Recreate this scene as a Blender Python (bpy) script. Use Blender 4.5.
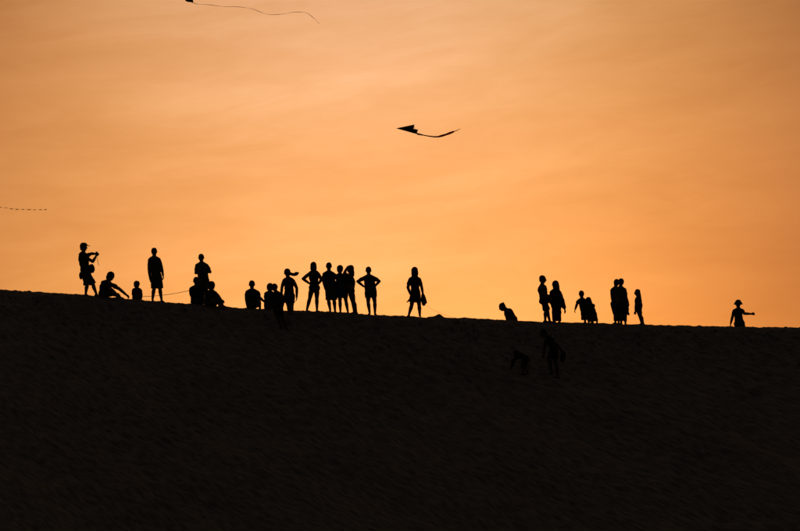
import bpy, math, random
import numpy as np
from mathutils import Vector, Matrix

random.seed(7); np.random.seed(7)
for o in list(bpy.data.objects): bpy.data.objects.remove(o)
SC = bpy.context.scene
COL = SC.collection
R = math.radians

# ------------------------------------------------------------------ camera
FPX = 85.0 / 36.0 * 800.0            # focal length in photo pixels (photo 800 x 531)
CAM = np.array([0.0, -66.0, 1.6]); PITCH = R(9.45)
FW = np.array([0, math.cos(PITCH), math.sin(PITCH)]); UP = np.array([0, -math.sin(PITCH), math.cos(PITCH)])
cd = bpy.data.cameras.new('camera'); cam = bpy.data.objects.new('camera', cd); COL.objects.link(cam)
cam.location = CAM; cam.rotation_euler = (math.pi / 2 + PITCH, 0, 0)
cd.lens = 85; cd.sensor_width = 36; cd.clip_end = 9000; cd.clip_start = 0.5
SC.camera = cam
SC.render.resolution_x = 1024; SC.render.resolution_y = 680

# ------------------------------------------------------------------ sky, sun, exposure
SUN_EL, SUN_AZ = R(2.0), R(1.5)      # the sun has sunk behind the dune; azimuth from +Y towards +X
w = bpy.data.worlds.new('World'); SC.world = w; w.use_nodes = True
nt = w.node_tree; nt.nodes.clear(); N = nt.nodes; L = nt.links
def nd(t, **k):
    n = N.new(t)
    for a, b in k.items(): setattr(n, a, b)
    return n
def setin(n, i, v):
    if isinstance(v, bpy.types.NodeSocket): L.new(v, n.inputs[i])
    else: n.inputs[i].default_value = v
def m(op, a, b=None, c=None, clamp=False):
    n = nd('ShaderNodeMath', operation=op, use_clamp=clamp)
    setin(n, 0, a)
    if b is not None: setin(n, 1, b)
    if c is not None: setin(n, 2, c)
    return n.outputs[0]
tc = nd('ShaderNodeTexCoord'); sep = nd('ShaderNodeSeparateXYZ'); L.new(tc.outputs['Generated'], sep.inputs[0])
X, Y, Z = sep.outputs
az = m('ARCTAN2', X, Y); el = m('ARCSINE', Z)
def cxyz(a, b, c=0.0):
    n = nd('ShaderNodeCombineXYZ'); setin(n, 0, a); setin(n, 1, b); setin(n, 2, c); return n.outputs[0]
# thin high cloud, drawn out in bands that climb a little to the right
tilt = m('SUBTRACT', el, m('MULTIPLY', az, 0.10))
def band(su, sv, detail, dist, off, rough=0.5):
    n = nd('ShaderNodeTexNoise'); n.inputs['Scale'].default_value = 1.0
    n.inputs['Detail'].default_value = detail; n.inputs['Distortion'].default_value = dist; n.inputs['Roughness'].default_value = rough
    L.new(cxyz(m('MULTIPLY', az, su), m('MULTIPLY', tilt, sv), off), n.inputs['Vector'])
    return m('SUBTRACT', n.outputs[0], 0.5)
cl = m('ADD', m('MULTIPLY', band(5.0, 24.0, 3.0, 0.6, 3.1), 0.54), m('MULTIPLY', band(13.0, 62.0, 5.0, 1.0, 9.4, 0.62), 0.34))
cl = m('ADD', cl, m('MULTIPLY', band(38.0, 120.0, 6.0, 1.1, 1.7, 0.68), 0.16))
def gauss(ca, ce, wa, we, p=2.0):
    a = m('DIVIDE', m('SUBTRACT', az, ca), wa); e = m('DIVIDE', m('SUBTRACT', el, ce), we)
    q = m('ADD', m('MULTIPLY', a, a), m('MULTIPLY', e, e))
    return m('POWER', 2.718281828, m('MULTIPLY', m('POWER', q, p / 2), -1.0))
# the evening glow: one wide soft lobe round the sunken sun, narrower towards the blue end, so it reddens as it dims
yv = m('SUBTRACT', el, 0.2)
def lobe(c0, cx_, cy_, cxx, cxy, cyy):
    q = m('MULTIPLY', m('MULTIPLY', az, az), cxx)
    for a_, b_ in ((m('MULTIPLY', az, yv), cxy), (m('MULTIPLY', yv, yv), cyy), (az, cx_), (yv, cy_)):
        q = m('ADD', q, m('MULTIPLY', a_, b_))
    return m('EXPONENT', m('ADD', q, c0))
cl = m('ADD', cl, m('MULTIPLY', gauss(0.215, 0.225, 0.09, 0.035), -0.12))      # duller bank high at the right
cl = m('ADD', cl, m('MULTIPLY', gauss(0.16, 0.150, 0.10, 0.02), 0.05))
cl = m('ADD', cl, m('MULTIPLY', gauss(-0.18, 0.224, 0.10, 0.014), -0.10))
cl = m('ADD', cl, m('MULTIPLY', gauss(-0.05, 0.190, 0.26, 0.035), -0.17))       # faint ruddy veil across the middle
cl = m('ADD', cl, m('MULTIPLY', gauss(0.245, 0.125, 0.085, 0.06), -0.66))
cl = m('ADD', cl, m('MULTIPLY', m('ADD', gauss(0.25, 0.325, 0.06, 0.06), gauss(-0.245, 0.325, 0.05, 0.06)), -0.46))  # both upper view corners dimmed: lens vignette put into the sky colour
cl = m('ADD', cl, m('MULTIPLY', gauss(0.0, 0.137, 0.24, 0.018), -0.07))
cl = m('ADD', cl, m('MULTIPLY', gauss(-0.01, 0.30, 0.11, 0.022), 0.10))
comb = nd('ShaderNodeCombineColor')
# ... over a much wider faint afterglow that falls off evenly with the angle from the sun
dt = nd('ShaderNodeVectorMath', operation='DOT_PRODUCT'); L.new(tc.outputs['Generated'], dt.inputs[0])
dt.inputs[1].default_value = (math.sin(SUN_AZ) * math.cos(SUN_EL), math.cos(SUN_AZ) * math.cos(SUN_EL), math.sin(SUN_EL))
wide = m('MULTIPLY', m('POWER', m('MULTIPLY', m('ADD', dt.outputs['Value'], 1.0), 0.5), 3.5), 0.115)
for i_, (cf, am, tint) in enumerate((((-0.245, -0.300, -1.304, -12.79, -2.28, -11.0), 0.55, 1.0), ((-1.16, -0.93, 0.268, -21.5, 0.52, -12.0), 1.0, 0.60), ((-2.19, -2.15, 3.148, -41.0, 0.21, -13.0), 1.8, 0.20))):
    setin(comb, i_, m('MULTIPLY', m('ADD', lobe(*cf), m('MULTIPLY', wide, tint)), m('EXPONENT', m('MULTIPLY', cl, am))))
sky = nd('ShaderNodeTexSky', sky_type='NISHITA'); sky.sun_disc = False
sky.sun_elevation = SUN_EL; sky.sun_rotation = SUN_AZ; sky.dust_density = 2.0; sky.air_density = 1.0
bg1 = nd('ShaderNodeBackground'); L.new(sky.outputs[0], bg1.inputs[0]); bg1.inputs[1].default_value = 0.018
bg2 = nd('ShaderNodeBackground'); L.new(comb.outputs[0], bg2.inputs[0]); bg2.inputs[1].default_value = 1.0
add = nd('ShaderNodeAddShader'); L.new(bg1.outputs[0], add.inputs[0]); L.new(bg2.outputs[0], add.inputs[1])
wo = nd('ShaderNodeOutputWorld'); L.new(add.outputs[0], wo.inputs[0])
BG1, BG2 = bg1, bg2

sd = bpy.data.lights.new('sun', 'SUN'); sd.energy = 0.35; sd.angle = R(0.53); sd.color = (1.0, 0.55, 0.25)
sun = bpy.data.objects.new('sun', sd); COL.objects.link(sun)
sdir = Vector((math.sin(SUN_AZ) * math.cos(SUN_EL), math.cos(SUN_AZ) * math.cos(SUN_EL), math.sin(SUN_EL)))
sun.rotation_euler = sdir.to_track_quat('Z', 'Y').to_euler(); sun.location = (0, 60, 40)
vs = SC.view_settings; vs.view_transform = 'Standard'; vs.look = 'None'; vs.exposure = 0; vs.gamma = 1; vs.use_curve_mapping = False

# ------------------------------------------------------------------ projection helpers (photo pixel -> point at depth y)
def at(px, py, y):
    u = (px - 400.0) / FPX; v = (265.5 - py) / FPX
    d = FW + v * UP + np.array([u, 0, 0])
    tt = (y - CAM[1]) / d[1]
    return CAM + tt * d
def row_of(y, z):
    r1 = y - CAM[1]; r3 = z - CAM[2]
    return 265.5 - FPX * (r1 * UP[1] + r3 * UP[2]) / (r1 * FW[1] + r3 * FW[2])
def x_of(px, y): return at(px, 320, y)[0]

# ------------------------------------------------------------------ terrain function
WC = 0.75
def prof(y): 
    y = np.asarray(y, float); q = np.abs(y / WC)
    lc = q + np.log1p(np.exp(-2 * q)) - math.log(2)
    return 0.2585 * y - 0.3185 * WC * lc
crest_tab = [(-400, 268), (-150, 279), (0, 290.3), (20, 291), (40, 292.3), (70, 294.2), (98, 296), (124, 298.3), (150, 301), (184, 303.2), (210, 305.6),
             (240, 308.2), (270, 309.6), (300, 311.2), (326, 311.8), (350, 313.3), (382, 315), (400, 315.9), (434, 317.2),
             (490, 319.4), (524, 321.2), (560, 322.4), (604, 323.3), (654, 325.2), (700, 326.2), (740, 327), (800, 327.3), (950, 330), (1250, 340)]
ys_ = np.linspace(-4, 4, 321)
cx, ch = [], []
for px, py in crest_tab:
    zr = np.array([at(px, py, yy)[2] for yy in ys_])
    k = int(np.argmin(zr - prof(ys_)))
    cx.append(at(px, py, ys_[k])[0]); ch.append((zr - prof(ys_))[k])
cx = np.array([-3000, -400] + cx + [400, 3000]); ch = np.array([6.0, 7.5] + ch + [6.5, 6.0])
def crest(x): return np.interp(x, cx, ch)
def smax(a, b, k):
    hh = np.clip(0.5 + 0.5 * (a - b) / k, 0, 1); return b * (1 - hh) + a * hh + k * hh * (1 - hh)
def ridge_y(x): return 0.25 * np.sin(x * 0.21 + 0.6) + 0.12 * np.sin(x * 0.63)
def h0(x, y):
    x = np.asarray(x, float)
    return smax(crest(x) + prof(y), 0.0 * x, 1.2)
def gz(x, y): return float(h0(x, y))
def sil_y(x):
    z = h0(np.full_like(ys_, x), ys_); return float(ys_[int(np.argmin([row_of(a, b) for a, b in zip(ys_, z)]))])
def ground_at(px, py):
    """first point of the dune face seen at that photo pixel"""
    for y in np.arange(-16, 3, 0.02):
        p = at(px, py, y)
        if gz(p[0], y) >= p[2]: return p[0], float(y)
    p = at(px, py, 0); return p[0], sil_y(p[0])

# value noise
def vnoise(x, y, seed, n=256):
    g = np.random.RandomState(seed).rand(n, n) * 2 - 1
    xi = np.floor(x).astype(int); yi = np.floor(y).astype(int); fx = x - xi; fy = y - yi
    fx = fx * fx * (3 - 2 * fx); fy = fy * fy * (3 - 2 * fy)
    a = g[xi % n, yi % n]; b = g[(xi + 1) % n, yi % n]; c = g[xi % n, (yi + 1) % n]; d = g[(xi + 1) % n, (yi + 1) % n]
    return (a * (1 - fx) + b * fx) * (1 - fy) + (c * (1 - fx) + d * fx) * fy

# ------------------------------------------------------------------ materials
def mat(name, col, rough=0.8, noise=0.25, scale=20, bump=0.0, bscale=60, transl=0.0, spec=0.3, col2=None, stretch=None):
    mt = bpy.data.materials.new(name); mt.use_nodes = True
    n = mt.node_tree.nodes; l = mt.node_tree.links; p = n['Principled BSDF']; out = n['Material Output']
    t = n.new('ShaderNodeTexCoord'); no = n.new('ShaderNodeTexNoise'); no.inputs['Scale'].default_value = scale; no.inputs['Detail'].default_value = 5
    mp = n.new('ShaderNodeMapping'); l.new(t.outputs['Object'], mp.inputs[0])
    if stretch and len(stretch) == 5: mp.vector_type = 'TEXTURE'
    if stretch: mp.inputs['Scale'].default_value = stretch[:3]; mp.inputs['Rotation'].default_value = (0, 0, stretch[3])
    l.new(mp.outputs[0], no.inputs['Vector'])
    r = n.new('ShaderNodeValToRGB'); l.new(no.outputs[0], r.inputs[0])
    c2 = col2 or tuple(c * (1 + noise) for c in col)
    r.color_ramp.elements[0].position = 0.3; r.color_ramp.elements[0].color = (*[c * (1 - noise) for c in col], 1)
    r.color_ramp.elements[1].position = 0.7; r.color_ramp.elements[1].color = (*c2, 1)
    l.new(r.outputs[0], p.inputs['Base Color']); p.inputs['Roughness'].default_value = rough
    p.inputs['Specular IOR Level'].default_value = spec
    if bump:
        n2 = n.new('ShaderNodeTexNoise'); n2.inputs['Scale'].default_value = bscale; n2.inputs['Detail'].default_value = 6
        l.new(mp.outputs[0], n2.inputs['Vector'])
        b = n.new('ShaderNodeBump'); b.inputs['Strength'].default_value = 0.6; b.inputs['Distance'].default_value = bump
        l.new(n2.outputs[0], b.inputs['Height']); l.new(b.outputs[0], p.inputs['Normal'])
    if transl:
        tr = n.new('ShaderNodeBsdfTranslucent'); l.new(r.outputs[0], tr.inputs[0]); mx = n.new('ShaderNodeMixShader')
        mx.inputs[0].default_value = transl; l.new(p.outputs[0], mx.inputs[1]); l.new(tr.outputs[0], mx.inputs[2]); l.new(mx.outputs[0], out.inputs[0])
    return mt
M = {
 'sand': mat('sand', (0.285, 0.213, 0.185), 0.95, 0.40, 4.2, 0.03, 16, spec=0.1, stretch=(2.4, 0.42, 1.0, -math.pi / 4, 1)),
 'skin': mat('skin', (0.20, 0.115, 0.075), 0.6, 0.08, 9, 0.0015, 80),
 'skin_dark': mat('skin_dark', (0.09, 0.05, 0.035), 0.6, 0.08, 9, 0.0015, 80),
 'hair': mat('hair', (0.02, 0.014, 0.010), 0.6, 0.4, 30, 0.006, 50, stretch=(6, 6, 1, 0)),
 'hair_brown': mat('hair_brown', (0.045, 0.025, 0.014), 0.6, 0.4, 30, 0.006, 50, stretch=(6, 6, 1, 0)),
 'cloth_navy': mat('cloth_navy', (0.025, 0.03, 0.06), 0.9, 0.2, 25, 0.003, 300),
 'cloth_black': mat('cloth_black', (0.02, 0.02, 0.021), 0.9, 0.2, 25, 0.003, 300),
 'cloth_grey': mat('cloth_grey', (0.085, 0.08, 0.078), 0.9, 0.15, 25, 0.003, 300),
 'cloth_red': mat('cloth_red', (0.10, 0.02, 0.018), 0.9, 0.2, 25, 0.003, 300),
 'cloth_olive': mat('cloth_olive', (0.05, 0.05, 0.028), 0.9, 0.2, 25, 0.003, 300),
 'cloth_blue': mat('cloth_blue', (0.04, 0.065, 0.11), 0.9, 0.2, 25, 0.003, 300),
 'eye': mat('eye', (0.25, 0.24, 0.22), 0.2, 0.02, 5),
 'plastic': mat('plastic', (0.015, 0.015, 0.016), 0.35, 0.1, 20),
 'glass': mat('lens_glass', (0.01, 0.012, 0.02), 0.05, 0.1, 5, spec=0.8),
 'kite_black': mat('kite_black', (0.012, 0.012, 0.014), 0.7, 0.2, 8, 0.001, 90, transl=0.2),
 'ribbon_red': mat('ribbon_red', (0.42, 0.05, 0.025), 0.7, 0.35, 5, transl=0.75),
 'ribbon_tan': mat('ribbon_tan', (0.80, 0.58, 0.38), 0.7, 0.12, 6, transl=0.85),
 'cord': mat('cord', (0.10, 0.06, 0.035), 0.8, 0.2, 40),
 'cord_pale': mat('cord_pale', (0.62, 0.42, 0.24), 0.8, 0.1, 40, transl=0.6),
 'spar': mat('spar', (0.02, 0.02, 0.02), 0.4, 0.1, 20),
}

# ------------------------------------------------------------------ dune sheet
def axis(a, b, step, far):
    mid = np.arange(a, b + 1e-6, step); o = []; s = step; v = b
    while v < far: s *= 1.35; v += s; o.append(v)
    o2 = []; s = step; v = a
    while v > -far: s *= 1.35; v -= s; o2.append(v)
    return np.array(o2[::-1] + list(mid) + o)
gx = axis(-17.5, 17.5, 0.036, 4000); gy = axis(-15.5, 1.8, 0.036, 4000)
GX, GY = np.meshgrid(gx, gy)
HZ = h0(GX, GY)
near = np.clip((20 - np.abs(GX)) / 3, 0, 1) * np.clip((GY + 18) / 3, 0, 1) * np.clip((4 - GY) / 2, 0, 1)
face = np.clip((-GY - 0.2) / 1.2, 0, 1)
u_ = (GX - GY) / math.sqrt(2); v_ = (GX + GY) / math.sqrt(2)       # u runs down the face to the right
wob = vnoise(GX * 0.35, GY * 0.35, 11) * 1.2
patch = np.clip(vnoise(GX * 0.45, GY * 0.55, 21) * 0.9 + 0.75, 0.25, 1.5)
stri = vnoise(u_ * 0.8, (v_ + wob * 0.5) * 3.6, 1) * 0.24 + vnoise(u_ * 2.4, (v_ + wob * 0.4) * 8.0, 2) * 0.50 * patch + vnoise(u_ * 3.6 + 9, (v_ + wob * 0.4) * 13.0, 12) * 0.30 * patch
broad = vnoise(u_ * 0.22, v_ * 0.9 + wob * 0.4, 3)
lump = vnoise(GX * 1.7, GY * 1.7, 4) * 0.6 + vnoise(GX * 4.1, GY * 4.1, 5) * 0.4
dz = near * (face * (stri * 0.098 + broad * 0.11) + lump * 0.048 * (0.2 + 0.8 * face))
# trampled belt under the crest, ragged lower edge, and the crest's own small irregularities
belt = np.clip(1 - (-GY - 0.6 - 1.6 * vnoise(GX * 0.33, GX * 0 + 3.3, 8)) / 2.2, 0, 1) * near
dz += belt * (0.25 + 0.75 * face) * (vnoise(GX * 2.6, GY * 2.9, 6) * 0.050 + vnoise(GX * 6.1, GY * 5.4, 7) * 0.034)
dz += near * 0.018 * vnoise(GX * 0.9, GY * 0.3 + 7, 9)
HZ = HZ + dz
# footprints
def dimple(x, y, r, d):
    i0, i1 = np.searchsorted(gx, [x - 2.4 * r, x + 2.4 * r]); j0, j1 = np.searchsorted(gy, [y - 2.4 * r, y + 2.4 * r])
    if i1 <= i0 or j1 <= j0: return
    rr = ((GX[j0:j1, i0:i1] - x) ** 2 + (GY[j0:j1, i0:i1] - y) ** 2) / (r * r)
    HZ[j0:j1, i0:i1] += -d * np.exp(-rr) + d * 0.35 * np.exp(-(np.sqrt(rr) - 1.35) ** 2 * 6)
rs = np.random.RandomState(5)
for k in range(2600):
    x = rs.uniform(-15, 15); y = -abs(rs.normal(0, 1.5)) + 0.5
    if x > 1 and x < 9: y -= abs(rs.normal(0, 0.7))
    dimple(x, y, rs.uniform(0.08, 0.16), rs.uniform(0.025, 0.055) * (1.5 if y < -0.6 else 0.5))
for tr in range(16):                                    # single tracks down the face
    x = rs.uniform(-13, 14); y = -0.5; dx = rs.uniform(-0.5, 0.7); n_st = rs.randint(6, 26)
    for k in range(n_st):
        y -= 0.42; x += dx * 0.5 + rs.normal(0, 0.06)
        dimple(x + (0.12 if k % 2 else -0.12), y, rs.uniform(0.10, 0.16), rs.uniform(0.03, 0.06))
# little heap of kicked up sand that stands on the crest line right of the single standing woman
hx = x_of(440, 0); hy = sil_y(hx)
HZ += 0.115 * np.exp(-(((GX - hx) / 0.13) ** 2 + ((GY - hy) / 0.16) ** 2)) + 0.05 * np.exp(-(((GX - hx + 0.16) / 0.16) ** 2 + ((GY - hy) / 0.2) ** 2))
ny, nx = GX.shape
me = bpy.data.meshes.new('sand_dune')
co = np.stack([GX, GY, HZ], -1).reshape(-1, 3).astype(np.float32)
idx = np.arange(nx * ny).reshape(ny, nx)
q = np.stack([idx[:-1, :-1], idx[:-1, 1:], idx[1:, 1:], idx[1:, :-1]], -1).reshape(-1, 4)
me.vertices.add(len(co)); me.vertices.foreach_set('co', co.ravel())
me.loops.add(q.size); me.loops.foreach_set('vertex_index', q.ravel().astype(np.int32))
me.polygons.add(len(q)); me.polygons.foreach_set('loop_start', np.arange(0, q.size, 4, dtype=np.int32)); me.polygons.foreach_set('loop_total', np.full(len(q), 4, dtype=np.int32))
me.polygons.foreach_set('use_smooth', np.ones(len(q), dtype=bool)); me.update(); me.validate()
dune = bpy.data.objects.new('sand_dune', me); COL.objects.link(dune); me.materials.append(M['sand'])
dune['kind'] = 'structure'; dune['label'] = 'steep dark sand dune face with a trampled crest'

# ------------------------------------------------------------------ mesh kit
V3 = lambda a: np.array(a, float)
def unit(a):
    n = np.linalg.norm(a); return a / n if n > 1e-9 else np.array([0, 0, 1.0])
class MB:
    def __init__(s): s.v = []; s.f = []
    def rings(s, rings, cap=True):
        b = len(s.v); n = len(rings[0])
        for r in rings: s.v.extend([tuple(p) for p in r])
        for i in range(len(rings) - 1):
            for j in range(n):
                k = (j + 1) % n; s.f.append((b + i * n + j, b + i * n + k, b + (i + 1) * n + k, b + (i + 1) * n + j))
        if cap:
            s.f.append(tuple(b + j for j in range(n))[::-1]); s.f.append(tuple(b + (len(rings) - 1) * n + j for j in range(n)))
    def loft(s, secs, wv, n=20, rnd=True, pw=2.0):
        """secs: (centre, half width, half depth); rings stand across the axis, width along wv"""
        c = [V3(q[0]) for q in secs]; out = []
        def ring(ce, a, b, ax):
            d = unit(np.cross(ax, wv)); ww = unit(np.cross(d, ax)); o = []
            for j in range(n):
                th = 2 * math.pi * j / n; ct, st = math.cos(th), math.sin(th)
                o.append(ce + ww * a * math.copysign(abs(ct) ** (2 / pw), ct) + d * b * math.copysign(abs(st) ** (2 / pw), st))
            return o
        m_ = len(c)
        for i in range(m_):
            ax = unit(c[min(i + 1, m_ - 1)] - c[max(i - 1, 0)])
            if rnd and i == 0:
                e = min(secs[0][1], secs[0][2])
                for a_ in (80, 50, 25): out.append(ring(c[0] - ax * e * math.sin(R(a_)), secs[0][1] * math.cos(R(a_)), secs[0][2] * math.cos(R(a_)), ax))
            out.append(ring(c[i], secs[i][1], secs[i][2], ax))
            if rnd and i == m_ - 1:
                e = min(secs[i][1], secs[i][2])
                for a_ in (25, 50, 80): out.append(ring(c[i] + ax * e * math.sin(R(a_)), secs[i][1] * math.cos(R(a_)), secs[i][2] * math.cos(R(a_)), ax))
        s.rings(out)
    def tube(s, pts, rad, n=12, rnd=True):
        pts = [V3(p) for p in pts]; ax = unit(pts[-1] - pts[0])
        wv = V3((1, 0, 0)) if abs(ax[0]) < 0.8 else V3((0, 0, 1))
        s.loft([(p, r, r) for p, r in zip(pts, rad)], wv, n, rnd)
    def ell(s, c, ax3, B, n=16):
        c = V3(c); rg = []
        for i in range(1, 10):
            ph = math.pi * i / 10; rg.append([c + B[2] * ax3[2] * -math.cos(ph) + (B[0] * ax3[0] * math.cos(2 * math.pi * j / n) + B[1] * ax3[1] * math.sin(2 * math.pi * j / n)) * math.sin(ph) for j in range(n)])
        s.rings(rg)
    def box(s, c, hx, hy, hz, B):
        s.rings([[V3(c) + B[0] * hx * a + B[1] * hy * b + B[2] * hz * t for a, b in ((-1, -1), (1, -1), (1, 1), (-1, 1))] for t in (-1, 1)])
    def build(s, name, material, parent=None, base=(0, 0, 0), smooth=True):
        me = bpy.data.meshes.new(name); b = V3(base)
        me.from_pydata([tuple(V3(p) - b) for p in s.v], [], s.f)
        bm_fix(me); me.materials.append(material)
        if smooth: me.polygons.foreach_set('use_smooth', [True] * len(me.polygons))
        o = bpy.data.objects.new(name, me); COL.objects.link(o)
        if parent: o.parent = parent
        else: o.location = base
        return o
import bmesh
def bm_fix(me):
    bm = bmesh.new(); bm.from_mesh(me); bmesh.ops.recalc_face_normals(bm, faces=bm.faces); bm.to_mesh(me); bm.free()
fold = bpy.data.textures.new('cloth_folds', 'CLOUDS'); fold.noise_scale = 0.13; fold.noise_depth = 2
hairtex = bpy.data.textures.new('hair_locks', 'CLOUDS'); hairtex.noise_scale = 0.045; hairtex.noise_depth = 2
PENDING = []
def skinify(o, vox, smooth=4, tex=None, amp=0.0):
    r = o.modifiers.new('r', 'REMESH'); r.mode = 'VOXEL'; r.voxel_size = vox; r.use_smooth_shade = True
    s = o.modifiers.new('s', 'SMOOTH'); s.factor = 0.5; s.iterations = smooth
    if tex: d = o.modifiers.new('d', 'DISPLACE'); d.texture = tex; d.strength = amp; d.mid_level = 0.5
    PENDING.append(o)
def bake():
    dg = bpy.context.evaluated_depsgraph_get()
    new = [(o, bpy.data.meshes.new_from_object(o.evaluated_get(dg), depsgraph=dg)) for o in PENDING]
    for o, me in new:
        nm = o.data.name; o.modifiers.clear(); o.data = me; me.name = nm
        me.polygons.foreach_set('use_smooth', [True] * len(me.polygons))
def tag(o, label, cat, group=None):
    o['label'] = label; o['category'] = cat
    if group: o['group'] = group
def empty(name, loc):
    o = bpy.data.objects.new(name, None); COL.objects.link(o); o.location = loc; o.empty_display_size = 0.1; return o

ZB = V3((0, 0, 1))
def hand(mb, wr, d, inward, s, fdir, curl=0.5):
    """palm, four unequal bent fingers and a thumb that leaves the side of the palm"""
    d = unit(d); a = unit(fdir - d * np.dot(fdir, d)); nrm = unit(np.cross(d, a)); nrm = nrm if np.dot(nrm, inward) > 0 else -nrm   # a: thumb side, nrm: palm faces
    p1 = wr + d * 0.085 * s
    mb.loft([(wr, 0.030 * s, 0.024 * s), (wr + d * 0.04 * s, 0.038 * s, 0.020 * s), (p1, 0.040 * s, 0.016 * s)], a, 14)
    for k, ln in enumerate((0.068, 0.078, 0.072, 0.056)):
        b = p1 + a * (0.031 - 0.0205 * k) * s - d * 0.008 * s
        e1 = unit(d + nrm * curl * 0.5 + a * (0.30 - 0.20 * k)); e2 = unit(d + nrm * curl * 1.4 + a * (0.24 - 0.16 * k))
        m1 = b + e1 * ln * 0.55 * s; m2 = m1 + e2 * ln * 0.55 * s
        mb.tube([b, m1, m2], [0.0098 * s, 0.0092 * s, 0.0084 * s], 8)
    b = wr + d * 0.030 * s + a * 0.026 * s; m1 = b + unit(d * 0.7 + a * 0.75 + nrm * 0.25) * 0.038 * s
    mb.tube([b, m1, m1 + unit(d + a * 0.25 + nrm * 0.3) * 0.032 * s], [0.013 * s, 0.0112 * s, 0.009 * s], 8)

def foot(mb, an, f, s, ground, shoe=0.0):
    """heel to toes, following the sand"""
    f = unit(V3((f[0], f[1], 0))); side = V3((-f[1], f[0], 0)); secs = []
    for t_, hw, hh in ((-0.055, 0.030, 0.030), (-0.02, 0.035, 0.042), (0.05, 0.038, 0.036), (0.11, 0.045, 0.022), (0.165, 0.042, 0.014), (0.185, 0.030, 0.010)):
        p = an + f * t_ * s
        z = (ground(p[0], p[1]) + hh * s - 0.012) if ground else an[2] - 0.045 * s + (hh - 0.04) * s * 0.5
        secs.append(((p[0], p[1], z), (hw + shoe) * s, (hh + shoe) * s))
    mb.loft(secs, side, 14)
    top = V3(secs[1][0]); mb.tube([an, top], [0.040 * s, 0.036 * s], 12)

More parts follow.
